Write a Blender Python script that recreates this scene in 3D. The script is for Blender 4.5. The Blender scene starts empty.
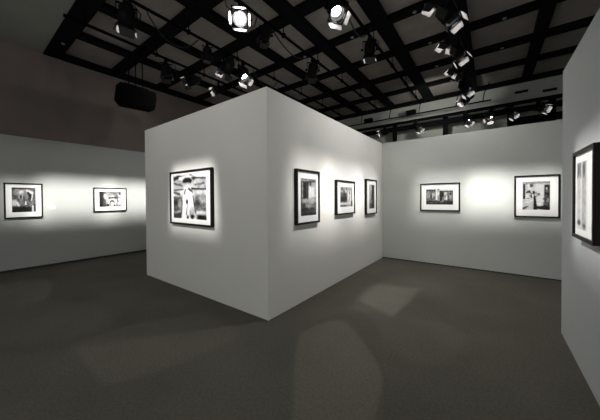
import bpy, bmesh, math, random
from mathutils import Vector, Matrix
S = bpy.context.scene
C = S.collection
PI = math.pi
random.seed(4)

# ------------------------------------------------------------------ materials
def nodes(name):
    m = bpy.data.materials.new(name); m.use_nodes = True
    nt = m.node_tree; return m, nt, nt.nodes['Principled BSDF']

def mat(name, col, rough=.6, metal=0, noise=None, bump=None, spec=.5, var=.12):
    m, nt, b = nodes(name)
    b.inputs['Base Color'].default_value = (*col, 1)
    b.inputs['Roughness'].default_value = rough
    b.inputs['Metallic'].default_value = metal
    b.inputs['Specular IOR Level'].default_value = spec
    if noise or bump:
        tc = nt.nodes.new('ShaderNodeTexCoord')
    if noise:
        n = nt.nodes.new('ShaderNodeTexNoise'); n.inputs['Scale'].default_value = noise; n.inputs['Detail'].default_value = 5
        nt.links.new(tc.outputs['Object'], n.inputs['Vector'])
        r = nt.nodes.new('ShaderNodeValToRGB')
        r.color_ramp.elements[0].position = .3; r.color_ramp.elements[1].position = .7
        r.color_ramp.elements[0].color = (*[c*(1-var) for c in col], 1)
        r.color_ramp.elements[1].color = (*[c*(1+var) for c in col], 1)
        nt.links.new(n.outputs['Fac'], r.inputs['Fac']); nt.links.new(r.outputs['Color'], b.inputs['Base Color'])
    if bump:
        n2 = nt.nodes.new('ShaderNodeTexNoise'); n2.inputs['Scale'].default_value = bump[0]; n2.inputs['Detail'].default_value = 4
        nt.links.new(tc.outputs['Object'], n2.inputs['Vector'])
        bp = nt.nodes.new('ShaderNodeBump'); bp.inputs['Strength'].default_value = bump[1]; bp.inputs['Distance'].default_value = .01
        nt.links.new(n2.outputs['Fac'], bp.inputs['Height']); nt.links.new(bp.outputs['Normal'], b.inputs['Normal'])
    return m

def emis(name, col, s):
    m, nt, b = nodes(name)
    b.inputs['Base Color'].default_value = (.8, .8, .8, 1)
    b.inputs['Emission Color'].default_value = (*col, 1)
    b.inputs['Emission Strength'].default_value = s
    return m

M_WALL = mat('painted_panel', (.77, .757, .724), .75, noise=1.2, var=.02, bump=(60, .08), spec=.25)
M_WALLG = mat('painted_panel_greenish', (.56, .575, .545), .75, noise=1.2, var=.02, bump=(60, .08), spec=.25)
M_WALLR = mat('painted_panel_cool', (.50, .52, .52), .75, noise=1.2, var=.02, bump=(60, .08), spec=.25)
M_BROWN = mat('brown_fabric_wall', (.215, .176, .158), .9, noise=1.6, var=.08, spec=.1)
M_FAR = mat('far_plaster', (.50, .52, .47), .85, noise=1.0, var=.08, spec=.1)
M_CEIL = mat('ceiling_board', (.33, .302, .279), .85, noise=3.0, var=.10, spec=.1)
M_CEILG = mat('ceiling_plain', (.31, .310, .280), .85, noise=.6, var=.10, spec=.1)
M_BLACK = mat('black_steel', (.003, .0035, .0045), .9, spec=.03)
M_BLACKW = mat('black_beam_paint', (.0045, .005, .006), .8, spec=.08)
M_CAN = mat('black_lamp_enamel', (.004, .004, .005), .6, spec=.12)
M_DOOR = mat('lamp_flap_metal', (.024, .023, .023), .4, spec=.3)
M_CABLE = mat('black_rubber', (.004, .004, .005), .6)
M_STUD = mat('bright_screw_steel', (.35, .35, .33), .35, metal=.8)
M_GRILLE = mat('black_speaker_cloth', (.003, .003, .0035), 1.0, spec=.02, noise=120, var=.4)
M_FRAME = mat('black_frame_wood', (.006, .005, .0055), .5, noise=30, var=.3, spec=.2)
M_FRAMER = mat('dark_red_black_frame', (.012, .006, .008), .5, spec=.2)
M_MAT = mat('white_mat_board', (.86, .86, .84), .8, spec=.2)
M_CARD = mat('caption_card', (.74, .74, .72), .8)
M_GAPSLAT = mat('shadow_line_and_slat', (.03, .028, .026), .7)  # dark colour of the painted shadow lines at wall feet, and of vent slats
M_DOORGLINT = mat('lamp_flap_glint_inside', (.24, .23, .228), .3, spec=.5)  # lit lamps only: glint helped by a paler inner flap colour
M_LENS = emis('lit_lens', (1, .97, .93), 100)
M_LENSW = emis('brightest_lens', (1, .98, .95), 150)
M_LENSOFF = mat('dark_lens', (.03, .03, .035), .15)

def carpet():
    m, nt, b = nodes('brown_carpet')
    tc = nt.nodes.new('ShaderNodeTexCoord')
    n = nt.nodes.new('ShaderNodeTexNoise'); n.inputs['Scale'].default_value = 45; n.inputs['Detail'].default_value = 6
    n2 = nt.nodes.new('ShaderNodeTexNoise'); n2.inputs['Scale'].default_value = 1.1; n2.inputs['Detail'].default_value = 4
    for q in (n, n2): nt.links.new(tc.outputs['Object'], q.inputs['Vector'])
    mx = nt.nodes.new('ShaderNodeMath'); mx.operation = 'MULTIPLY_ADD'; mx.inputs[1].default_value = .6
    nt.links.new(n.outputs['Fac'], mx.inputs[0])
    m2 = nt.nodes.new('ShaderNodeMath'); m2.operation = 'MULTIPLY'; m2.inputs[1].default_value = .4
    nt.links.new(n2.outputs['Fac'], m2.inputs[0]); nt.links.new(m2.outputs[0], mx.inputs[2])
    r = nt.nodes.new('ShaderNodeValToRGB')
    r.color_ramp.elements[0].position = .32; r.color_ramp.elements[1].position = .68
    r.color_ramp.elements[0].color = (.088, .082, .068, 1); r.color_ramp.elements[1].color = (.137, .129, .108, 1)
    nt.links.new(mx.outputs[0], r.inputs['Fac']); nt.links.new(r.outputs['Color'], b.inputs['Base Color'])
    b.inputs['Roughness'].default_value = .95; b.inputs['Specular IOR Level'].default_value = .08
    bp = nt.nodes.new('ShaderNodeBump'); bp.inputs['Strength'].default_value = .5; bp.inputs['Distance'].default_value = .01
    n3 = nt.nodes.new('ShaderNodeTexNoise'); n3.inputs['Scale'].default_value = 220
    nt.links.new(tc.outputs['Object'], n3.inputs['Vector'])
    nt.links.new(n3.outputs['Fac'], bp.inputs['Height']); nt.links.new(bp.outputs['Normal'], b.inputs['Normal'])
    return m
M_CARPET = carpet()

def print_mat():
    m, nt, b = nodes('photographic_print')
    a = nt.nodes.new('ShaderNodeVertexColor'); a.layer_name = 'ink'
    nt.links.new(a.outputs['Color'], b.inputs['Base Color'])
    b.inputs['Roughness'].default_value = .35; b.inputs['Specular IOR Level'].default_value = .3
    return m
M_PRINT = print_mat()

# ------------------------------------------------------------------ mesh helpers
def box(bm, lo, hi, mtx=None):
    r = bmesh.ops.create_cube(bm, size=1)
    s = [hi[i]-lo[i] for i in range(3)]; c = [(hi[i]+lo[i])/2 for i in range(3)]
    T = Matrix.Translation(c) @ Matrix.Diagonal((*s, 1))
    if mtx is not None: T = mtx @ T
    bmesh.ops.transform(bm, matrix=T, verts=r['verts'])
    return r['verts']

def tube(bm, p, q, r, seg=12, r2=None, caps=True):
    p = Vector(p); q = Vector(q); d = q-p
    T = Matrix.Translation((p+q)/2) @ d.to_track_quat('Z', 'Y').to_matrix().to_4x4()
    o = bmesh.ops.create_cone(bm, cap_ends=caps, segments=seg, radius1=r, radius2=r if r2 is None else r2, depth=d.length)
    bmesh.ops.transform(bm, matrix=T, verts=o['verts'])
    return o['verts']

def path(bm, pts, r, seg=6):
    for a, b_ in zip(pts, pts[1:]): tube(bm, a, b_, r, seg)
    for a in pts[1:-1]:
        o = bmesh.ops.create_icosphere(bm, subdivisions=1, radius=r*1.02)
        bmesh.ops.translate(bm, vec=Vector(a), verts=o['verts'])

def prism(bm, pts, axis, t0, t1):
    def P(a, b_, t):
        return {'x': (t, a, b_), 'y': (a, t, b_), 'z': (a, b_, t)}[axis]
    A = [bm.verts.new(P(a, b_, t0)) for a, b_ in pts]; B = [bm.verts.new(P(a, b_, t1)) for a, b_ in pts]
    bm.faces.new(A); bm.faces.new(B[::-1])
    n = len(pts)
    for i in range(n): bm.faces.new((A[i], B[i], B[(i+1) % n], A[(i+1) % n]))
    bmesh.ops.recalc_face_normals(bm, faces=bm.faces)

def obj(name, bm, m, parent=None, bevel=0, smooth=False, loc=None):
    if bevel:
        bmesh.ops.bevel(bm, geom=list(bm.edges), offset=bevel, segments=2, affect='EDGES', clamp_overlap=True)
    me = bpy.data.meshes.new(name); bm.to_mesh(me); bm.free()
    me.materials.append(m)
    if smooth:
        for p in me.polygons: p.use_smooth = True
        me.set_sharp_from_angle(angle=math.radians(40))
    o = bpy.data.objects.new(name, me); C.objects.link(o)
    if parent: o.parent = parent
    if loc is not None: o.location = loc
    return o

def tag(o, label, cat, group=None):
    o['label'] = label; o['category'] = cat
    if group: o['group'] = group
    return o

def thing(name, loc, label, cat, group=None, rz=0):
    o = bpy.data.objects.new(name, None); C.objects.link(o); o.location = loc; o.rotation_euler = (0, 0, rz)
    return tag(o, label, cat, group)

def struct(name, bm, m, bevel=0):
    o = obj(name, bm, m, bevel=bevel); o['kind'] = 'structure'; return o

def copy_tree(o, parent=None):
    c = o.copy(); C.objects.link(c)
    if parent: c.parent = parent; c.matrix_parent_inverse = o.matrix_parent_inverse.copy()
    for ch in list(o.children): copy_tree(ch, c)
    return c

# ------------------------------------------------------------------ measures
H = 2.96          # top of the partitions
Z = 5.0           # underside of the ceiling grid
WX = -8.361       # left white wall
KX, KY = -2.268, 2.376   # outer corner of the centre block
LX = -5.697
IY = 6.65         # face of the back partition
RX, NY = .649, 4.121     # near right partition
FY = 10.25        # far wall

def slab(name, lo, hi, m):
    bm = bmesh.new(); box(bm, lo, hi); return struct(name, bm, m)

slab('floor', (-8.75, -5, -.1), (5, 10.5, 0), M_CARPET)
slab('ceiling', (-8.75, 1.45, Z+.10), (5, 10.5, Z+.25), M_CEIL)
slab('trim_1', (-8.6, -5, Z+.02), (5, 1.45, Z+.25), M_CEILG)
slab('wall_upper_left', (-8.72, -5, 0), (-8.52, 10.5, Z+.1), M_BROWN)
M_WALLSHADE = mat('painted_panel_left_shaded', (.43, .44, .418), .75, noise=1.2, var=.02, bump=(60, .08), spec=.25)  # left wall's dimmer light put into a darker panel colour
slab('wall_left', (-8.515, -3, 0.0), (WX, 8.5, H), M_WALLSHADE)
slab('wall_far', (-8.55, FY, 0), (5, FY+.2, Z+.1), M_FAR)
slab('wall_far_right', (5, 3.2, 0), (5.15, FY+.2, Z+.1), M_FAR)
slab('wall_centre', (LX, KY, 0), (KX, IY+.14, H), M_WALL)
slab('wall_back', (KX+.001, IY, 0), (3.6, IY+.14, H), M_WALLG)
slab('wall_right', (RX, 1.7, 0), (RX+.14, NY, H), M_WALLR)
slab('shadow_line_left', (WX, -3, 0), (WX+.006, 8.5, .045), M_GAPSLAT)  # thin dark strip standing in for the shadow line at the wall foot
slab('shadow_line_back', (KX+.002, IY-.006, 0), (3.6, IY, .022), M_GAPSLAT)  # shadow line under the back partition, also done as a dark strip

# ------------------------------------------------------------------ black ceiling grid (one beam = one trim)
n = 2
def beam(lo, hi, studs=()):
    global n
    bm = bmesh.new(); box(bm, lo, hi)
    struct('trim_%d' % n, bm, M_BLACKW); n += 1
for y, w in ((1.49, .31), (2.75, .24), (3.93, .22), (5.17, .17), (6.40, .17), (7.63, .20), (8.84, .16)):
    beam((-8.52, y-w/2, Z), (5, y+w/2, Z+.10))
beam((-8.52, FY-.16, Z-.02), (5, FY, Z+.10))
for x, w in ((-8.40, .24), (-7.03, .20), (-5.67, .20), (-4.30, .22), (-3.07, .26), (-1.76, .28), (-.50, .28), (.83, .22), (2.1, .22)):
    beam((x-w/2, 1.64, Z-.006), (x+w/2, FY-.16, Z+.094))

# small bright screw heads on the grid
k = 0
studspots = [(-6.4, 1.45), (-7.6, 1.52), (-5.0, 2.75), (-3.65, 3.93), (-2.4, 5.17), (-1.15, 5.17), (-2.4, 6.40), (-1.1, 6.40), (-1.15, 7.63),
             (-3.65, 5.17), (.2, 6.40), (.2, 7.63), (-.95, 8.84)]
studlabels = ['on the wide beam, the one nearer the bright lamps', 'on the wide beam near the tall brown wall',
  'beside the wide beam above the barn-door lamp', 'left of the bright starburst lamp crossing', 'on the cross beam above the middle of the room',
  'on the cross beam left of the lamp column, nearest the camera', 'behind the middle of the room on the second cross beam', 'left of the lamp column on the second cross beam',
  'left of the lamp column on the third cross beam', 'on the cross beam above the centre block corner', 'right of the lamp column on the nearer beam',
  'right of the lamp column on the farther beam', 'left of the lamp column on the farthest cross beam']
stud_ob = None
for (x, y), lb in zip(studspots, studlabels):
    if stud_ob is None:
        bm = bmesh.new(); tube(bm, (0, 0, -.012), (0, 0, 0), .03, 10, r2=.035)
        stud_ob = o = obj('beam_bolt', bm, M_STUD)
    else:
        o = stud_ob.copy(); C.objects.link(o)
    o.location = (x, y, Z-.0)
    tag(o, 'small pale bolt head ' + lb, 'bolt', 'bolt heads under the ceiling grid')

# ------------------------------------------------------------------ pipes under the grid
PZ = 4.75
def pipe(x, y0, y1, label, hang):
    t = thing('lighting_pipe', (x, y0, PZ), label, 'pipe', 'lighting pipes under the grid')
    bm = bmesh.new(); tube(bm, (0, 0, 0), (0, y1-y0, 0), .028, 12)
    obj('pipe', bm, M_BLACK, t, smooth=True)
    for y in hang:
        bm = bmesh.new(); tube(bm, (0, y-y0, .0), (0, y-y0, Z-PZ-.0), .010, 8); box(bm, (-.035, y-y0-.02, -.035), (.035, y-y0+.02, .035))
        obj('hanger', bm, M_BLACK, t)
    return t
HY = [1.49, 2.75, 3.93, 5.17, 6.40, 7.63, 8.84]
pipe(-5.95, 1.2, 9.2, 'thin black pipe hung under the grid nearest the tall brown wall', HY)
pipe(-4.66, 1.2, 9.2, 'thin black pipe hung under the grid carrying the barn-door lamp at upper left', HY)
pipe(-3.28, 1.2, 9.2, 'thin black pipe hung under the grid carrying the brightest starburst lamp', HY)
pipe(-1.93, 1.2, 9.2, 'thin black pipe hung under the grid carrying the round lamp at top centre', HY)
pipe(-.56, 1.2, 9.2, 'thin black pipe hung under the grid carrying the long column of lamps', HY)

# ------------------------------------------------------------------ stage spotlights
# local frame of the can: shines along -Z
def make_lamp():
    t = bpy.data.objects.new('stage_spotlight', None); C.objects.link(t)
    bm = bmesh.new()                                   # hook clamp round the pipe
    box(bm, (-.03, -.03, -.075), (.03, .03, -.029)); box(bm, (-.04, -.022, -.07), (-.03, .022, -.029))
    box(bm, (.03, -.022, -.07), (.04, .022, -.029))
    tube(bm, (0, 0, -.12), (0, 0, -.06), .012, 8)
    obj('clamp', bm, M_BLACK, t)
    yk = bmesh.new()                                   # U-shaped yoke
    box(yk, (-.145, -.02, -.125), (.145, .02, -.115))
    box(yk, (-.145, -.02, -.33), (-.137, .02, -.115)); box(yk, (.137, -.02, -.33), (.145, .02, -.115))
    y = obj('yoke', yk, M_BLACK, t)
    for a_, b_ in ((.14, .185), (-.185, -.14)):
        kb = bmesh.new(); tube(kb, (a_, 0, -.30), (b_, 0, -.30), .022, 8); obj('knob', kb, M_BLACK, y)
    cn = bmesh.new()
    tube(cn, (0, 0, -.13), (0, 0, .12), .115, 24, caps=False)
    tube(cn, (0, 0, .12), (0, 0, .20), .115, 24, r2=.06)
    for z in (-.125, -.02, .06, .11): 
        tube(cn, (0, 0, z-.008), (0, 0, z+.008), .122, 24, caps=False)
    tube(cn, (0, 0, .19), (0, 0, .24), .05, 12)
    box(cn, (-.05, .11, -.06), (.05, .14, .12))
    c = obj('can', cn, M_CAN, t, smooth=True, loc=(0, 0, -.30))
    md = c.modifiers.new('wall', 'SOLIDIFY'); md.thickness = .006; md.offset = -1
    ln = bmesh.new()
    r = bmesh.ops.create_uvsphere(ln, u_segments=20, v_segments=10, radius=.1)
    bmesh.ops.delete(ln, geom=[v for v in ln.verts if v.co.z > .001], context='VERTS')
    bmesh.ops.transform(ln, matrix=Matrix.Translation((0, 0, -.03)) @ Matrix.Diagonal((.75, .75, .3, 1)), verts=ln.verts)
    obj('lens', ln, M_LENSOFF, c, smooth=True)
    rg = bmesh.new()
    o_ = bmesh.ops.create_cone(rg, cap_ends=False, segments=24, radius1=.108, radius2=.074, depth=.03)
    bmesh.ops.translate(rg, vec=(0, 0, -.045), verts=o_['verts'])
    obj('lens_ring', rg, M_CAN, c, smooth=True)
    cf = bmesh.new()                                   # square colour frame ahead of the lens
    for s in (-1, 1):
        box(cf, (-.125, s*.118-.008, -.15), (.125, s*.118+.008, -.13)); box(cf, (s*.118-.008, -.125, -.15), (s*.118+.008, .125, -.13))
    obj('filter_frame', cf, M_CAN, c)
    for i in range(4):
        a = i*PI/2
        W = .12 if i % 2 == 0 else .10; L = .125 if i % 2 == 0 else .10
        T = Matrix.Rotation(a, 4, 'Z') @ Matrix.Translation((0, -.125, -.145)) @ Matrix.Rotation(math.radians(-20 if i % 2 else -12), 4, 'X')
        b = bmesh.new()
        vs = [(-W, 0, 0), (W, 0, 0), (W*.78, 0, -L), (-W*.78, 0, -L)]
        A = [b.verts.new(T @ Vector((x, -.002, z))) for x, _, z in vs]; B = [b.verts.new(T @ Vector((x, .002, z))) for x, _, z in vs]
        b.faces.new(A); b.faces.new(B[::-1])
        for j in range(4): b.faces.new((A[j], B[j], B[(j+1) % 4], A[(j+1) % 4]))
        bmesh.ops.recalc_face_normals(b, faces=b.faces)
        b.faces.ensure_lookup_table(); b.faces[1].material_index = 1; b.faces[0].material_index = 0
        dr = obj('barn_door', b, M_DOOR, c); dr.data.materials.append(M_CAN)
    cb = bmesh.new()
    pts = [Vector((.03, 0, -.05)), Vector((.12, .05, -.04)), Vector((.22, .10, -.10)), Vector((.20, .12, -.22)), Vector((.08, .14, -.30)), Vector((.03, .13, -.27))]
    path(cb, pts, .009)
    obj('cable', cb, M_CABLE, t)
    return t

proto = make_lamp()
first = [True]
LAMPPOS = {}
def lamp(pos, pan, tilt, label, lit=None, scale=1, key=None):
    """pos = clamp point; pan = heading in degrees (0 = +Y, 90 = -X); tilt = degrees below the horizontal"""
    if first[0]: t = proto; first[0] = False
    else: t = copy_tree(proto)
    t.location = (pos[0], pos[1], pos[2]-.03+.029*scale); t.scale = (scale,)*3
    t.rotation_euler = (0, 0, math.radians(pan))
    tag(t, label, 'spotlight', 'black stage spotlights hung above the gallery')
    for ch in t.children:
        if ch.name.startswith('can'):
            ch.rotation_euler = (math.radians(90-tilt), 0, 0)
            for g in ch.children:
                if g.name.startswith('barn_door') and lit is not None:
                    g.data = g.data.copy(); g.data.materials[1] = M_DOORGLINT
                if g.name.split('.')[0] == 'lens' and lit is not None:
                    g.data = g.data.copy(); g.data.materials[0] = lit
    return t
# pipe-hung lamps that show in the photograph
G = PZ
lamp((-4.66, 1.70, G), 80, 58, 'lit barn-door spotlight farthest left, near the wide ceiling beam and hanging loudspeaker', M_LENS)
lamp((-3.24, 2.80, G-.006), 226, 36, 'brightest spotlight, glaring straight at the camera like a star', M_LENSW)
lamp((-4.66, 3.66, G), 105, 58, 'left one of the close pair of lit spotlights above the centre block edge', M_LENS)
lamp((-4.66, 4.10, G), 268, 58, 'right one of the close pair of lit spotlights above the centre block edge', M_LENS)
lamp((-1.93, 3.56, G), 236, 58, 'round-faced lit spotlight at the top middle, alone on its pipe', M_LENS)
lamp((-.56, 4.22, G), 62, 50, 'lit spotlight at the very top of the lamp column, cut by the frame edge', M_LENS)
lamp((-.56, 4.75, G), 265, 58, 'second lit spotlight of the lamp column, a long bright flap on its right side', M_LENS)
lamp((-.56, 5.45, G), 75, 55, 'third lit spotlight down the lamp column', M_LENS)
lamp((-.56, 6.05, G), 260, 62, 'fourth lit spotlight of the column, a bright flap on its lower right', M_LENS)
lamp((-.56, 6.75, G), 80, 45, 'fifth lit spotlight of the lamp column, the last before the gap', M_LENS)
lamp((-.56, 8.1, G), 250, 62, 'lit spotlight crossing the end of the ceiling in the lamp column', M_LENS)
lamp((-.56, 8.98, G), 110, 45, 'reddish glinting spotlight in front of the pale far wall', M_LENS)
lamp((-3.28, 3.42, G), 60, 20, 'dark spotlight with no light just right of the starburst lamp', None, .75)
lamp((-3.28, 4.95, G), 45, 35, 'dark spotlight on the pipe above the centre block corner', None, .9)
lamp((-1.93, 4.95, G), 30, 60, 'dark spotlight hanging right of the round-faced lit spotlight', None, .9)
lamp((-4.66, 3.15, G), 60, 10, 'small dark spotlight left of the lit pair on the same pipe', None, .7)
lamp((-5.95, 2.95, G), 60, 25, 'dark spotlight immediately right of the hanging loudspeaker', None, .9)
lamp((-5.95, 3.60, G), 130, 20, 'dark spotlight with a faint glint behind the hanging loudspeaker', None, .9)
lamp((-5.95, 4.35, G), 150, 30, 'small lit spotlight low over the left end of the centre block', M_LENS, .8)

# ------------------------------------------------------------------ far gallery rails and lamps
t = thing('lighting_rail', (-8.4, 9.85, 0), 'long black rail with posts along the far pale wall above the back partition', 'rail')
bm = bmesh.new(); box(bm, (0, -.06, 4.02), (12.9, .06, 4.16)); obj('lower_beam', bm, M_BLACKW, t)
bm = bmesh.new(); box(bm, (0, -.03, 4.24), (12.9, .03, 4.31)); obj('upper_beam', bm, M_BLACKW, t)
bm = bmesh.new(); box(bm, (8.9, -.05, 3.66), (12.9, .05, 3.86)); obj('low_bar', bm, M_BLACKW, t)
for x in (-6.6, -4.9, -2.88, -1.23, .45, 1.35, 2.7):
    bm = bmesh.new(); box(bm, (x+8.4-.07, -.05, 0), (x+8.4+.07, .05, 4.29)); obj('post', bm, M_BLACKW, t)
t = thing('lighting_pipe', (-5.6, 9.6, 4.45), 'thin black pipe running across the far wall just above the long rail', 'pipe', 'lighting pipes under the grid')
bm = bmesh.new(); tube(bm, (0, 0, 0), (5.6, 0, 0), .022, 10); obj('pipe', bm, M_BLACK, t, smooth=True)
for x in (.4, 1.5, 2.6, 3.6, 4.7, 5.4):
    bm = bmesh.new(); path(bm, [(x, 0, 0), (x+.03, 0, .25), (x+.16, 0, .54)], .014); obj('hanger', bm, M_BLACK, t)
for x in (1.8, 3.35):
    bm = bmesh.new(); box(bm, (x-.16, -.07, .02), (x+.16, .07, .15)); obj('junction_box', bm, M_BLACK, t, bevel=.01)
t = thing('lighting_pipe', (-4.6, 9.42, 4.2), 'thin black pipe low along the far rail, carrying the row of small lamps', 'pipe', 'lighting pipes under the grid')
bm = bmesh.new(); tube(bm, (0, 0, 0), (8.0, 0, 0), .022, 10); obj('pipe', bm, M_BLACK, t, smooth=True)
for x in (.3, 2.2, 4.35, 6.3, 7.8):
    bm = bmesh.new(); tube(bm, (x, 0, 0), (x, .38, .04), .012, 8); obj('bracket', bm, M_BLACK, t)
FZ = 4.2
for x, pan, tilt, lb, lt, sc in (
    (-3.13, 120, 20, 'tiny lit spotlight on the far rail above the inner corner of the partitions', M_LENS, .85),
    (-2.01, 250, 45, 'lit spotlight on the far rail between the two rail posts, tilted to the right', M_LENS, .85),
    (-.59, 235, 60, 'lit spotlight on the far rail at the foot of the lamp column', M_LENS, .85),
    (-.02, 160, 60, 'dark spotlight on the far rail right of the lamp column', None, .85),
    (.43, 240, 50, 'lit spotlight with two glints on the far rail, second from the right', M_LENS, .85),
    (1.05, 235, 30, 'rightmost lit spotlight on the far rail, near the tall right partition', M_LENS, .85)):
    lamp((x, 9.42, FZ+.002), pan, tilt, lb, lt, sc)
for (x0, x1, z0, z1, lb) in ((.58, .88, 4.68, 4.75, 'left'), (1.2, 1.5, 4.58, 4.65, 'right')):
    t = thing('air_vent', (x0, FY, z0), 'small dark slot vent high on the far wall, the %s one of two' % lb, 'vent', 'slot vents on the far wall')
    bm = bmesh.new(); box(bm, (0, -.02, 0), (x1-x0, 0, z1-z0)); obj('frame', bm, M_BLACK, t)
    bm = bmesh.new(); box(bm, (.02, -.026, .025), (x1-x0-.02, -.018, .04)); obj('slat', bm, M_GAPSLAT, t)

# ------------------------------------------------------------------ hanging loudspeaker
t = thing('loudspeaker', (-7.0, 2.73, 3.79), 'black wedge-shaped loudspeaker hung by rods in front of the tall brown wall', 'loudspeaker')
sp = bmesh.new()
prism(sp, [(-.40, .12), (-.36, .50), (.43, .50), (.45, .34), (.40, .04), (-.30, .0)], 'x', -.2, .1)
obj('cabinet', sp, M_BLACK, t, bevel=.012)
gr = bmesh.new()
prism(gr, [(-.345, .14), (-.32, .44), (.37, .44), (.40, .29), (.34, .075), (-.25, .04)], 'x', .102, .112)
obj('grille', gr, M_GRILLE, t)
bk = bmesh.new(); box(bk, (-.03, -.25, .50), (.03, .28, .54)); obj('bracket', bk, M_BLACK, t)
for y in (-.15, .0, .15):
    bm = bmesh.new(); tube(bm, (0, y, .53), (0, y, 1.20), .013, 8); obj('hanging_rod', bm, M_BLACK, t)

# ------------------------------------------------------------------ loose cables looping under the pipes
def cable(a, b_, sag, label):
    a = Vector(a); b_ = Vector(b_); pts = []
    for i in range(13):
        u = i/12; p = a.lerp(b_, u); p.z -= sag*4*u*(1-u); pts.append(p-a)
    bm = bmesh.new(); path(bm, pts, .011)
    o = obj('hanging_cable', bm, M_CABLE, loc=a)
    tag(o, label, 'cable', 'loose cables under the pipes')
cable((-4.66, 2.0, 4.70), (-4.66, 2.95, 4.70), .34, 'black cable looping below its pipe right of the barn-door lamp at upper left')
cable((-3.28, 3.0, 4.70), (-3.28, 3.2, 4.70), .22, 'short black cable loop beside the starburst lamp')
cable((-3.28, 3.6, 4.70), (-3.28, 4.8, 4.70), .20, 'black cable sagging between the two dark lamps above the block corner')
cable((-1.93, 3.9, 4.70), (-1.93, 4.8, 4.70), .22, 'black cable sagging right of the round-faced lit lamp')
cable((-4.66, 4.4, 4.70), (-4.66, 5.3, 4.70), .30, 'black cable looping right of the close pair of lit lamps')
cable((-.56, 7.1, 4.70), (-.56, 7.7, 4.70), .18, 'black cable filling the gap in the lamp column')

# ------------------------------------------------------------------ framed photographs
def sm(e0, e1, x):
    if e0 == e1: return 1. if x > e0 else 0.
    u = min(1, max(0, (x-e0)/(e1-e0))); return u*u*(3-2*u)
def paint(base, prims, seed, w, h, res=80):
    """grey values of a print: base tone, then soft ellipses and bars, then grain"""
    rnd = random.Random(seed)
    nx = res if w >= h else max(16, int(res*w/h)); ny = res if h >= w else max(16, int(res*h/w))
    bl = [[rnd.uniform(-1, 1) for _ in range(16)] for _ in range(16)]
    def noise(u, v):
        x = u*14; y = v*14; i = int(x); j = int(y); fx = x-i; fy = y-j
        return (bl[j][i]*(1-fx)+bl[j][i+1]*fx)*(1-fy)+(bl[j+1][i]*(1-fx)+bl[j+1][i+1]*fx)*fy
    b2 = [[rnd.uniform(-1, 1) for _ in range(40)] for _ in range(40)]
    def fine(u, v):
        x = u*30; y = v*30; i = int(x); j = int(y); fx = x-i; fy = y-j
        return (b2[j][i]*(1-fx)+b2[j][i+1]*fx)*(1-fy)+(b2[j+1][i]*(1-fx)+b2[j+1][i+1]*fx)*fy
    out = []
    for j in range(ny+1):
        for i in range(nx+1):
            u = i/nx; v = j/ny; g = base
            for p in prims:
                if p[0] == 'e':
                    _, cx, cy, rx, ry, val, s = p
                    d = math.hypot((u-cx)/rx, (v-cy)/ry); a = 1-sm(1-s, 1+s, d)
                elif p[0] == 'r':
                    _, x0, y0, x1, y1, val, s = p
                    a = sm(x0-s, x0+s, u)*(1-sm(x1-s, x1+s, u))*sm(y0-s, y0+s, v)*(1-sm(y1-s, y1+s, v))
                else:                                   # 't': bar from point to point, widths at both ends
                    _, x0, y0, x1, y1, w0, w1, val, s = p
                    dx, dy = x1-x0, y1-y0; L = dx*dx+dy*dy
                    k_ = min(1, max(0, ((u-x0)*dx+(v-y0)*dy)/L))
                    d = math.hypot(u-x0-k_*dx, v-y0-k_*dy)/(w0+(w1-w0)*k_); a = 1-sm(1-s, 1+s, d)
                g = g*(1-a)+val*a
            g = g + (.07*noise(u, v)+.12*fine(u, v))*(1 if .06 < g < .85 else .35)
            g = min(.80, max(.005, 0.8*max(0, g)**2.2))
            out.append(g)
    return nx, ny, out

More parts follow.
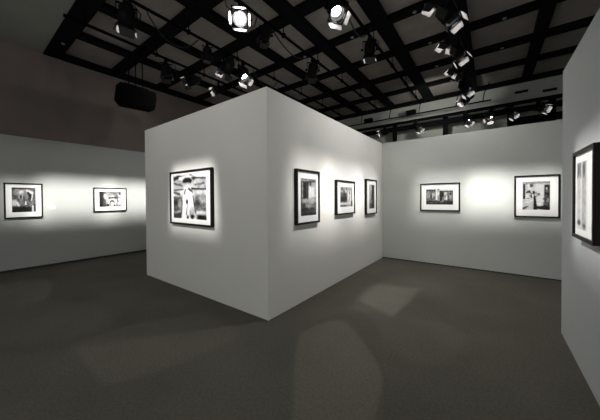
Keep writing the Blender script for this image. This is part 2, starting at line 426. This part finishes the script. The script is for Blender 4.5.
def picture(label, wall, a0, a1, z0, z1, ia0, ia1, iz0, iz1, base, prims, depth=.045, fr=.026, seed=1, fm=None):
    """wall = ('x', X, side) or ('y', Y, side): a plane and the direction the picture looks; a = coordinate along the wall"""
    ax, P, sd = wall
    w = abs(a1-a0); h = z1-z0; ca = (a0+a1)/2; cz = (z0+z1)/2
    loc = (P, ca, cz) if ax == 'x' else (ca, P, cz)
    # local frame: x right as seen from the front, y towards the wall, z up
    rz = {('y', -1): 0, ('y', 1): PI, ('x', 1): PI/2, ('x', -1): -PI/2}[(ax, sd)]
    t = thing('framed_photograph', loc, label, 'framed picture', None, rz)
    bm = bmesh.new()
    W, D = w/2, depth
    box(bm, (-W, -D, -h/2), (-W+fr, 0, h/2)); box(bm, (W-fr, -D, -h/2), (W, 0, h/2))
    box(bm, (-W+fr, -D, h/2-fr), (W-fr, 0, h/2)); box(bm, (-W+fr, -D, -h/2), (W-fr, 0, -h/2+fr))
    obj('frame', bm, fm or M_FRAME, t)
    # positions of the print in the local frame
    flip = 1 if (ax, sd) in (('y', -1), ('x', 1)) else -1
    lx0, lx1 = sorted(((ia0-ca)*flip, (ia1-ca)*flip)); lz0, lz1 = iz0-cz, iz1-cz
    bm = bmesh.new()                                   # mat board with its window
    y0, y1 = -D+.016, -D+.020
    box(bm, (-W+fr, y0, -h/2+fr), (lx0, y1, h/2-fr)); box(bm, (lx1, y0, -h/2+fr), (W-fr, y1, h/2-fr))
    box(bm, (lx0, y0, lz1), (lx1, y1, h/2-fr)); box(bm, (lx0, y0, -h/2+fr), (lx1, y1, lz0))
    obj('mat_board', bm, M_MAT, t)
    nx, ny, g = paint(base, prims, seed, lx1-lx0, lz1-lz0)
    yy = -D+.018
    vs = [(lx0+(lx1-lx0)*i/nx, yy, lz1-(lz1-lz0)*j/ny) for j in range(ny+1) for i in range(nx+1)]
    N = nx+1
    fs = [(j*N+i, (j+1)*N+i, (j+1)*N+i+1, j*N+i+1) for j in range(ny) for i in range(nx)]
    m0 = len(vs)
    vs += [(lx0, yy+.003, lz1), (lx1, yy+.003, lz1), (lx1, yy+.003, lz0), (lx0, yy+.003, lz0)]
    fs.append((m0, m0+1, m0+2, m0+3))
    me = bpy.data.meshes.new('print'); me.from_pydata(vs, [], fs); me.materials.append(M_PRINT)
    ca_ = me.color_attributes.new('ink', 'FLOAT_COLOR', 'POINT')
    for i, q in enumerate(g+[.8]*4): ca_.data[i].color = (q, q*.99, q*.98, 1)
    o = bpy.data.objects.new('print', me); C.objects.link(o); o.parent = t
    return t

#PICTURES
picture('black-framed square photograph of pale figures, leftmost picture on the left wall', ('x', WX, 1),
    .665, 1.262, 1.155, 1.93, .78, 1.145, 1.29, 1.83, .42,
    [('r', 0, 0, .8, .1, .2, .03), ('r', .1, .06, .8, .14, .6, .03), ('r', .1, .12, .3, .35, .55, .05), ('r', 0, .32, .25, .46, .28, .05), ('r', 0, .5, .2, .75, .85, .05),
     ('r', .3, .12, .55, .3, .97, .04), ('e', .4, .36, .13, .14, .75, .4), ('e', .37, .38, .04, .1, .2, .5), ('e', .5, .42, .04, .1, .25, .5), ('e', .6, .25, .12, .18, .6, .5), ('t', .62, .12, .88, .22, .04, .06, .95, .4), ('t', .68, .22, .8, .42, .05, .05, .1, .4), ('e', .72, .5, .04, .1, .2, .5),
     ('t', .88, .2, .8, .62, .035, .02, .9, .4), ('r', .9, .1, 1, .7, .4, .03), ('t', .2, .6, .28, .74, .04, .06, .96, .35), ('t', .57, .58, .57, .76, .025, .05, .97, .35), ('e', .4, .62, .1, .07, .5, .5), ('r', .66, .55, .85, .9, .42, .05),
     ('r', 0, .78, .8, 1, .12, .05), ('t', .3, .8, .6, .74, .03, .03, .25, .5), ('r', .84, .74, .9, 1, .92, .02), ('r', .92, .68, 1, 1, .06, .02)], seed=3)
picture('black-framed wide photograph with a dark left third, right picture on the left wall', ('x', WX, 1),
    2.206, 2.968, 1.235, 1.873, 2.33, 2.833, 1.359, 1.77, .50,
    [('r', 0, 0, .25, 1, .10, .05), ('r', .16, 0, .3, 1, .28, .04), ('t', .1, .1, .25, .9, .02, .02, .22, .5), ('e', .27, .3, .07, .14, .92, .5), ('r', .32, .0, .75, .22, .5, .05), ('r', .5, .05, .65, .1, .2, .02), ('e', .55, .5, .26, .28, .66, .3), ('r', .42, .36, .85, .46, .28, .04), ('e', .46, .42, .05, .05, .15, .5), ('e', .6, .42, .04, .05, .15, .5),
     ('e', .72, .38, .07, .07, .2, .5), ('e', .58, .72, .2, .26, .8, .3), ('e', .57, .76, .12, .22, .22, .3), ('e', .58, .82, .08, .14, .85, .4), ('r', .84, .1, 1, .9, .74, .04), ('e', .94, .12, .035, .1, .06, .3), ('t', .84, .3, .84, .7, .02, .02, .35, .4), ('e', .38, .9, .06, .1, .15, .4), ('e', .68, .92, .04, .06, .15, .4), ('r', .86, .36, .97, .4, .4, .02)], seed=5)
picture('large framed photograph of a white-clad figure, alone on its face of the centre block', ('y', KY, -1),
    -4.62, -3.38, 1.12, 2.03, -4.52, -3.53, 1.223, 1.97, .72,
    [('r', 0, 0, 1, .12, .9, .03), ('t', .02, .09, .15, .06, .05, .04, .10, .4), ('t', .12, .03, .5, .05, .015, .02, .12, .4), ('r', 0, .13, .25, .3, .62, .03), ('t', 0, .18, .3, .26, .02, .02, .3, .5), ('t', .55, .04, .68, .12, .03, .04, .12, .4), ('r', .66, .12, 1, .34, .68, .04), ('t', .7, .1, .98, .12, .02, .02, .3, .4), ('t', .68, .25, .95, .22, .02, .02, .4, .5),
     ('e', .45, .06, .2, .035, .85, .4), ('e', .45, .155, .14, .075, .06, .25), ('e', .45, .25, .14, .06, .7, .4), ('r', 0, .33, 1, .36, .22, .012), ('t', .58, .33, .98, .36, .02, .02, .15, .4), ('r', 0, .37, 1, .5, .8, .02),
     ('r', 0, .5, .3, .84, .34, .03), ('t', .02, .4, .2, .45, .03, .03, .3, .5), ('r', .0, .6, .12, .7, .12, .04), ('e', .22, .68, .06, .12, .6, .5), ('r', .7, .48, 1, .82, .40, .05), ('e', .9, .55, .12, .1, .65, .5), ('e', .75, .68, .08, .1, .25, .5),
     ('t', .46, .36, .46, 1.0, .12, .24, .97, .12), ('t', .42, .36, .25, .40, .03, .03, .9, .3), ('t', .5, .33, .6, .4, .03, .02, .3, .4), ('t', .4, .34, .36, .44, .015, .02, .35, .4),
     ('e', .44, .62, .03, .055, .02, .4), ('t', .45, .68, .42, .9, .006, .02, .35, .4), ('e', .60, .86, .10, .12, .7, .4), ('e', .60, .95, .05, .05, .12, .4), ('e', .46, .97, .03, .05, .2, .4), ('t', .3, .6, .26, .9, .01, .02, .35, .4), ('t', .62, .5, .7, .85, .01, .03, .3, .4), ('r', .72, .82, 1, .88, .85, .03),
     ('r', .74, .9, 1, 1, .08, .03), ('r', 0, .86, .26, 1, .15, .04), ('t', .05, .88, .2, .84, .02, .02, .6, .4)], seed=7, depth=.05, fr=.03)
picture('tall black-framed photograph dark at left, on the centre block face nearest its outer corner', ('x', KX, 1),
    2.925, 3.54, 1.165, 1.978, 3.04, 3.455, 1.29, 1.85, .72,
    [('r', .1, .0, 1, .1, .62, .03), ('t', .3, .1, .9, .06, .02, .03, .3, .4), ('r', .0, .08, .5, .55, .30, .03), ('r', .06, .12, .14, .5, .6, .02), ('r', .18, .1, .34, .56, .04, .03), ('r', .4, .1, .46, .5, .2, .02), ('e', .62, .14, .07, .09, .3, .4), ('r', .5, .22, .9, .52, .97, .06), ('t', .58, .24, .55, .6, .05, .07, .97, .4), ('r', .9, .1, 1, .5, .75, .04),
     ('r', 0, .56, 1, 1, .42, .06), ('e', .3, .6, .18, .06, .75, .5), ('e', .7, .6, .25, .08, .75, .5), ('e', .5, .75, .3, .06, .6, .5), ('e', .2, .72, .1, .06, .2, .5), ('e', .25, .85, .22, .07, .15, .5), ('e', .7, .84, .2, .06, .25, .5), ('r', 0, .92, 1, 1, .14, .03), ('r', 0, .1, .05, 1, .12, .02)], seed=9, depth=.05, fr=.03)
picture('nearly square black-framed photograph, middle one of the three on the centre block face', ('x', KX, 1),
    4.113, 4.888, 1.243, 1.884, 4.266, 4.792, 1.387, 1.765, .74,
    [('r', 0, 0, 1, .2, .7, .05), ('e', .15, .1, .1, .08, .4, .5), ('e', .3, .25, .05, .12, .3, .4), ('e', .5, .1, .05, .05, .4, .4), ('r', .0, .3, .55, .78, .35, .06), ('r', .05, .5, .5, .72, .08, .06), ('e', .35, .42, .12, .12, .2, .4), ('r', .6, .2, .9, .8, .93, .05), ('e', .75, .3, .04, .08, .35, .4), ('t', .9, .1, .95, .9, .03, .04, .5, .4),
     ('r', 0, .80, .9, .88, .92, .03), ('r', 0, .92, .5, 1, .25, .03), ('r', .88, .72, 1, 1, .06, .03), ('t', .75, .5, .7, .75, .02, .03, .45, .4), ('r', .5, .9, .85, 1, .7, .03)], seed=11, depth=.05, fr=.026)
picture('black-framed photograph with a dark upright shape, nearest the inner corner of the walls', ('x', KX, 1),
    5.487, 6.134, 1.175, 1.978, 5.685, 6.008, 1.305, 1.856, .55,
    [('r', 0, 0, .5, .65, .72, .08), ('r', .5, 0, .9, .75, .08, .05), ('e', .7, .2, .1, .06, .3, .4), ('r', .9, 0, 1, .9, .35, .03), ('e', .35, .72, .3, .12, .6, .5), ('e', .25, .85, .3, .08, .35, .5), ('r', .5, .72, .95, 1, .10, .05), ('r', 0, .94, 1, 1, .15, .02), ('t', .3, .3, .4, .6, .05, .1, .45, .5)], seed=13, depth=.05, fr=.028)
picture('black-framed wide photograph of a dark house with columns, left picture on the back partition', ('y', IY, -1),
    -1.348, -.543, 1.242, 1.879, -1.223, -.676, 1.39, 1.75, .45,
    [('r', 0, -.1, .4, .05, .9, .02), ('r', .5, -.1, 1.1, .12, .93, .03), ('r', .0, .04, .38, .12, .22, .02), ('r', 0, .12, .38, .8, .42, .04), ('e', .28, .35, .08, .1, .72, .5), ('e', .1, .4, .08, .2, .6, .5), ('t', .18, .7, .3, .4, .02, .02, .8, .4), ('e', .2, .5, .03, .2, .25, .4), ('r', .37, .03, .44, .72, .94, .015), ('r', .44, .1, .52, .75, .62, .02), ('e', .47, .3, .03, .12, .9, .4),
     ('r', .53, .12, .6, .95, .10, .02), ('e', .64, .38, .035, .14, .03, .4), ('r', .6, .17, 1, .22, .22, .015), ('r', .68, .22, .78, .7, .85, .03), ('e', .77, .6, .025, .12, .97, .4), ('e', .72, .5, .03, .1, .5, .4), ('r', .82, .24, .86, .75, .3, .02), ('r', .86, .22, .97, .6, .62, .04), ('e', .91, .32, .03, .08, .15, .4), ('r', .96, .2, 1, .9, .35, .02),
     ('r', 0, .78, 1, 1, .16, .05), ('t', .1, .9, .6, .82, .02, .03, .35, .5), ('e', .62, .8, .06, .06, .5, .5)], seed=15, depth=.04, fr=.026)
picture('black-framed photograph of a dark treelike shape, right picture on the back partition', ('y', IY, -1),
    .37, 1.019, 1.157, 1.965, .495, .883, 1.305, 1.843, .82,
    [('r', 0, 0, 1, .08, .6, .03), ('r', .02, .08, .1, .62, .12, .02), ('r', .5, .1, .8, .75, .86, .05), ('r', .26, .06, .32, .1, .2, .02), ('r', .28, .05, .4, .09, .08, .015), ('e', .34, .14, .06, .06, .3, .4), ('e', .36, .06, .2, .03, .55, .5), ('t', .16, .38, .26, .33, .03, .03, .12, .4), ('e', .26, .37, .05, .05, .3, .4), ('t', .16, .6, .26, .59, .012, .012, .3, .4),
     ('e', .42, .47, .14, .1, .5, .5), ('e', .42, .38, .04, .05, .15, .4), ('e', .37, .5, .04, .05, .92, .4), ('e', .49, .47, .03, .04, .9, .4), ('e', .33, .52, .03, .06, .2, .4), ('e', .6, .45, .04, .05, .45, .5), ('t', .45, .52, .48, .95, .03, .07, .06, .3), ('r', .8, .12, 1, 1, .14, .03), ('r', .84, .2, .93, .4, .4, .03), ('e', .88, .25, .03, .04, .75, .4), ('t', .78, .62, .88, .5, .03, .03, .3, .4), ('e', .92, .65, .05, .1, .5, .5), ('e', .84, .82, .08, .1, .35, .5),
     ('t', .5, .92, .82, .92, .04, .07, .12, .4), ('e', .65, .8, .1, .06, .9, .4), ('t', .0, .98, .2, .88, .05, .02, .35, .5), ('r', .86, .9, 1, 1, .05, .03)], seed=17, depth=.05, fr=.028, fm=M_FRAMER)
picture('large dark-framed pale photograph on the near right partition, cut by the right photo edge', ('x', RX, -1),
    2.74, 3.33, 1.195, 1.936, 2.955, 3.26, 1.273, 1.838, .95,
    [('r', .0, .0, .4, .22, .50, .04), ('e', .2, .15, .15, .1, .4, .5), ('r', .08, .2, .32, .9, .82, .06), ('r', .5, .0, .85, 1, .72, .05), ('e', .65, .12, .12, .1, .35, .5), ('t', .65, .3, .68, .9, .06, .08, .7, .5), ('e', .2, .9, .15, .04, .25, .5), ('e', .7, .93, .12, .03, .3, .5), ('e', .25, .45, .1, .1, .8, .5)], seed=19, depth=.06, fr=.028, fm=M_FRAMER)

# small caption cards
bm = bmesh.new(); box(bm, (-.002, -.055, -.035), (0.002, .055, .035))
c1 = obj('caption_card', bm, M_CARD, loc=(WX+.001, 1.42, 1.37)); tag(c1, 'small white caption card right of the leftmost picture on the left wall', 'caption card')
bm = bmesh.new(); box(bm, (-.05, -.002, -.035), (.05, .002, .035))
c2 = obj('caption_card', bm, M_CARD, loc=(-3.27, KY-.001, 1.37)); tag(c2, 'small white caption card right of the big picture on the centre block', 'caption card')

# ------------------------------------------------------------------ lamps' light: profile beams cut by shutters
def beam_light(name, pos, aim, w0, w1, h0, h1, soft, power, col=(1, .985, .955), rad=.03, circ=None, roll=0):
    """a spotlight whose beam the shutters cut to a rectangle: w0..w1 sideways and h0..h1 up-down, in tangents about the axis"""
    L = bpy.data.lights.new(name, 'SPOT'); L.energy = power; L.color = col; L.shadow_soft_size = rad
    mx = max(abs(w0), abs(w1), abs(h0), abs(h1))+soft
    L.spot_size = min(2.9, 2*math.atan(mx*1.45)); L.spot_blend = .02
    L.use_nodes = True; nt = L.node_tree
    em = nt.nodes.get('Emission')
    tc = nt.nodes.new('ShaderNodeTexCoord'); sx = nt.nodes.new('ShaderNodeSeparateXYZ')
    nt.links.new(tc.outputs['Normal'], sx.inputs[0])
    def mth(op, a, b_=None, c=None):
        q = nt.nodes.new('ShaderNodeMath'); q.operation = op
        for i, v in enumerate((a, b_, c)):
            if v is None: continue
            if isinstance(v, (int, float)): q.inputs[i].default_value = v
            else: nt.links.new(v, q.inputs[i])
        return q.outputs[0]
    az = mth('ABSOLUTE', sx.outputs[2]); u = mth('DIVIDE', sx.outputs[0], az); v = mth('DIVIDE', sx.outputs[1], az)
    def ss(x, e0, e1):
        r = nt.nodes.new('ShaderNodeMapRange'); r.interpolation_type = 'SMOOTHSTEP'
        nt.links.new(x, r.inputs['Value']); r.inputs['From Min'].default_value = e0; r.inputs['From Max'].default_value = e1
        return r.outputs['Result']
    m = mth('MULTIPLY', mth('MULTIPLY', ss(u, w0-soft, w0+soft), ss(u, w1+soft, w1-soft)), mth('MULTIPLY', ss(v, h0-soft, h0+soft), ss(v, h1+soft, h1-soft)))
    if circ:
        rr = mth('SQRT', mth('ADD', mth('MULTIPLY', u, u), mth('MULTIPLY', v, v)))
        m = mth('MULTIPLY', m, ss(rr, circ+soft, circ-soft))
    nt.links.new(m, em.inputs['Strength'])
    o = bpy.data.objects.new(name, L); C.objects.link(o); o.location = pos
    d = (Vector(aim)-Vector(pos)).normalized()
    o.rotation_mode = 'QUATERNION'
    q = d.to_track_quat('-Z', 'Y')
    o.rotation_quaternion = q @ Matrix.Rotation(roll, 3, 'Z').to_quaternion()
    return o

def wash(name, pos, wall, a0, a1, z0, z1, soft, power, **kw):
    """a beam square to a wall: lights the strip a0..a1 by z0..z1 of that wall"""
    ax, P = wall; zc = (z0+z1)/2
    if ax == 'x': d = abs(P-pos[0]); aim = (P, pos[1], zc); sgn = 1 if P < pos[0] else -1; off = (lambda a: (a-pos[1])*sgn)
    else: d = abs(P-pos[1]); aim = (pos[0], P, zc); sgn = 1 if P > pos[1] else -1; off = (lambda a: (a-pos[0])*sgn)
    th = math.atan2(pos[2]-zc, d); D = math.hypot(d, pos[2]-zc)
    A = sorted((off(a0)/D, off(a1)/D))
    lo = math.tan(-(math.atan2(pos[2]-z0, d)-th)); hi = math.tan(th-math.atan2(pos[2]-z1, d))
    return beam_light(name, pos, aim, A[0], A[1], lo, hi, soft, power, **kw)

#LIGHTS
wash('beam_left_wall', (-5.0, 2.0, 4.25), ('x', WX), 1.15, 2.7, 1.10, 2.0, .06, 1950)
wash('beam_left_wall_far', (-5.0, 3.6, 4.25), ('x', WX), 2.4, 5.0, 1.08, 2.0, .06, 1950)
wash('beam_left_wall_near', (-5.0, .6, 4.25), ('x', WX), .60, 1.3, 1.10, 1.95, .05, 800)
wash('beam_centre_picture', (-4.0, -.7, 4.25), ('y', KY), -4.64, -3.36, 1.09, 2.05, .048, 1350)
wash('beam_face_first', (-.35, 3.35, 4.25), ('x', KX), 2.85, 4.2, 1.12, 2.05, .09, 620)
wash('beam_face_middle', (-.35, 4.55, 4.25), ('x', KX), 3.6, 5.4, 1.12, 2.05, .09, 680)
wash('beam_face_last', (-.35, 5.75, 4.25), ('x', KX), 4.9, 6.3, 1.12, 2.05, .09, 480)
wash('beam_back_left', (-.75, 4.2, 4.25), ('y', IY), -1.45, .35, 1.15, 2.0, .08, 650)
wash('beam_back_right', (.25, 4.2, 4.25), ('y', IY), -.45, 1.1, 1.15, 2.0, .06, 750)
wash('beam_right_picture', (-1.9, 3.1, 4.25), ('x', RX), 2.6, 3.6, 1.05, 2.0, .05, 680)

def spill(name, pos, aim, power, deg=130, blend=1.0, rad=.12):
    """unshaped light: stray light of the lamps, plus an added fill on the far wall"""
    L = bpy.data.lights.new(name, 'SPOT'); L.energy = power; L.color = (1, .985, .955); L.shadow_soft_size = rad
    L.spot_size = math.radians(deg); L.spot_blend = blend
    o = bpy.data.objects.new(name, L); C.objects.link(o); o.location = pos
    o.rotation_mode = 'QUATERNION'; o.rotation_quaternion = (Vector(aim)-Vector(pos)).to_track_quat('-Z', 'Y')
spill('spill_column', (-.56, 4.6, 4.2), (-2.3, 4.2, 1.0), 160)
spill('spill_column_far', (-.56, 5.6, 4.2), (-.6, 6.65, 1.0), 60)
spill('spill_front', (-3.0, -.6, 4.3), (-3.4, 2.4, 1.0), 110)
spill('fill_far_wall', (-1.5, 8.2, 4.2), (-1.5, 10.2, 4.3), 60, 150)  # added lamp without a fixture, brightens the far wall

# stray beams with shuttered outlines falling on the carpet
def pool(name, pos, pts, power, soft=.004):
    """pts = convex outline on the floor, in order; the beam is cut to it by straight shutters"""
    cx = sum(p[0] for p in pts)/len(pts); cy = sum(p[1] for p in pts)/len(pts)
    P = Vector(pos); d = (Vector((cx, cy, 0))-P).normalized(); q = d.to_track_quat('-Z', 'Y'); qi = q.inverted()
    T = []
    for x, y in pts:
        v = qi @ (Vector((x, y, 0))-P); T.append((v.x/-v.z, v.y/-v.z))
    area = sum(T[i][0]*T[(i+1) % len(T)][1]-T[(i+1) % len(T)][0]*T[i][1] for i in range(len(T)))
    if area < 0: T = T[::-1]
    L = bpy.data.lights.new(name, 'SPOT'); L.energy = power; L.color = (1, .99, .95); L.shadow_soft_size = .02
    L.spot_size = 2*math.atan(max(math.hypot(*t_) for t_ in T)*1.15); L.spot_blend = .02
    L.use_nodes = True; nt = L.node_tree; em = nt.nodes.get('Emission')
    tc = nt.nodes.new('ShaderNodeTexCoord'); sx = nt.nodes.new('ShaderNodeSeparateXYZ'); nt.links.new(tc.outputs['Normal'], sx.inputs[0])
    def mth(op, *a):
        n_ = nt.nodes.new('ShaderNodeMath'); n_.operation = op
        for i, v in enumerate(a):
            if isinstance(v, (int, float)): n_.inputs[i].default_value = v
            else: nt.links.new(v, n_.inputs[i])
        return n_.outputs[0]
    az = mth('ABSOLUTE', sx.outputs[2]); u = mth('DIVIDE', sx.outputs[0], az); v = mth('DIVIDE', sx.outputs[1], az)
    acc = None
    for i in range(len(T)):
        (ax, ay), (bx_, by_) = T[i], T[(i+1) % len(T)]
        ex, ey = bx_-ax, by_-ay; l = math.hypot(ex, ey); nx, ny = -ey/l, ex/l
        dd = mth('ADD', mth('MULTIPLY_ADD', u, nx, -(nx*ax+ny*ay)), mth('MULTIPLY', v, ny))
        r = nt.nodes.new('ShaderNodeMapRange'); r.interpolation_type = 'SMOOTHSTEP'; nt.links.new(dd, r.inputs['Value'])
        r.inputs['From Min'].default_value = -soft; r.inputs['From Max'].default_value = soft
        acc = r.outputs['Result'] if acc is None else mth('MULTIPLY', acc, r.outputs['Result'])
    nt.links.new(acc, em.inputs['Strength'])
    o = bpy.data.objects.new(name, L); C.objects.link(o); o.location = pos; o.rotation_mode = 'QUATERNION'; o.rotation_quaternion = q
POOLS = {'A': [(-1.09, 1.37), (-1.59, 2.04), (-1.75, 2.38), (-1.68, 2.79), (-1.45, 2.92), (-1.06, 2.58), (-0.79, 2.28), (-0.71, 2.07), (-0.65, 1.69)],
'B': [(-1.62, 3.66), (-1.66, 4.53), (-1.0, 4.74), (-0.96, 4.13), (-1.03, 3.43)],
'B2': [(-1.59, 3.33), (-1.74, 3.93), (-1.68, 4.58), (-1.42, 4.91), (-1.06, 4.06), (-1.0, 3.45), (-1.06, 3.2)],
'C': [(-6.02, 0.37), (-5.37, 0.98), (-4.73, 1.25), (-3.93, 1.27), (-3.62, 1.12), (-3.83, 0.69), (-4.27, 0.26)],
'D': [(-3.26, 0.73), (-3.61, 0.73), (-3.58, 1.29), (-3.21, 2.01), (-2.4, 1.99), (-2.25, 1.79), (-2.42, 1.02), (-2.59, 0.74)],
'E': [(-1.16, 3.13), (-0.97, 3.54), (-0.35, 3.62), (-0.22, 3.3), (-0.27, 2.8), (-0.52, 2.55), (-0.89, 2.7)],
'F': [(-1.5, 5.0), (-0.95, 5.54), (-0.59, 5.36), (-0.54, 4.63), (-0.93, 4.56)],
'G': [(-7.22, 0.45), (-7.22, 1.03), (-6.66, 1.12), (-5.95, 0.99), (-5.54, 0.81), (-6.02, 0.37)]}
for kx_, pos_, pw in (('A', (-1.0, 3.4, 4.3), 110), ('B', (-.6, 4.9, 4.3), 270), ('B2', (-.9, 4.4, 4.3), 80), ('C', (-4.7, 1.6, 4.3), 60),
                      ('D', (-3.2, .6, 4.3), 50), ('E', (-.6, 3.9, 4.3), 45), ('F', (-.6, 5.2, 4.3), 60), ('G', (-4.7, 1.3, 4.3), 80)):
    pool('pool_beam', pos_, POOLS[kx_], pw)

w = bpy.data.worlds.new('ambient'); S.world = w; w.use_nodes = True
w.node_tree.nodes['Background'].inputs['Color'].default_value = (.97, 1, .98, 1)
w.node_tree.nodes['Background'].inputs['Strength'].default_value = .50

# ------------------------------------------------------------------ camera
cam = bpy.data.cameras.new('camera'); co = bpy.data.objects.new('camera', cam); C.objects.link(co); S.camera = co
f = 258.04; yaw, pit, roll = map(math.radians, (36.498, -.7446, -.3756))
d = Vector((-math.sin(yaw)*math.cos(pit), math.cos(yaw)*math.cos(pit), math.sin(pit)))
r = Vector((math.cos(yaw), math.sin(yaw), 0)); u = r.cross(d)
r2 = r*math.cos(roll)+u*math.sin(roll); u2 = -r*math.sin(roll)+u*math.cos(roll)
co.matrix_world = Matrix(((r2.x, u2.x, -d.x, 0), (r2.y, u2.y, -d.y, 0), (r2.z, u2.z, -d.z, 1.55), (0, 0, 0, 1)))
cam.sensor_width = 36; cam.lens = f/600*36; cam.shift_y = -8.17/600; cam.clip_start = .05
S.view_settings.view_transform = 'Standard'; S.view_settings.look = 'None'
S.view_settings.exposure = 0; S.view_settings.gamma = 1; S.view_settings.use_curve_mapping = False
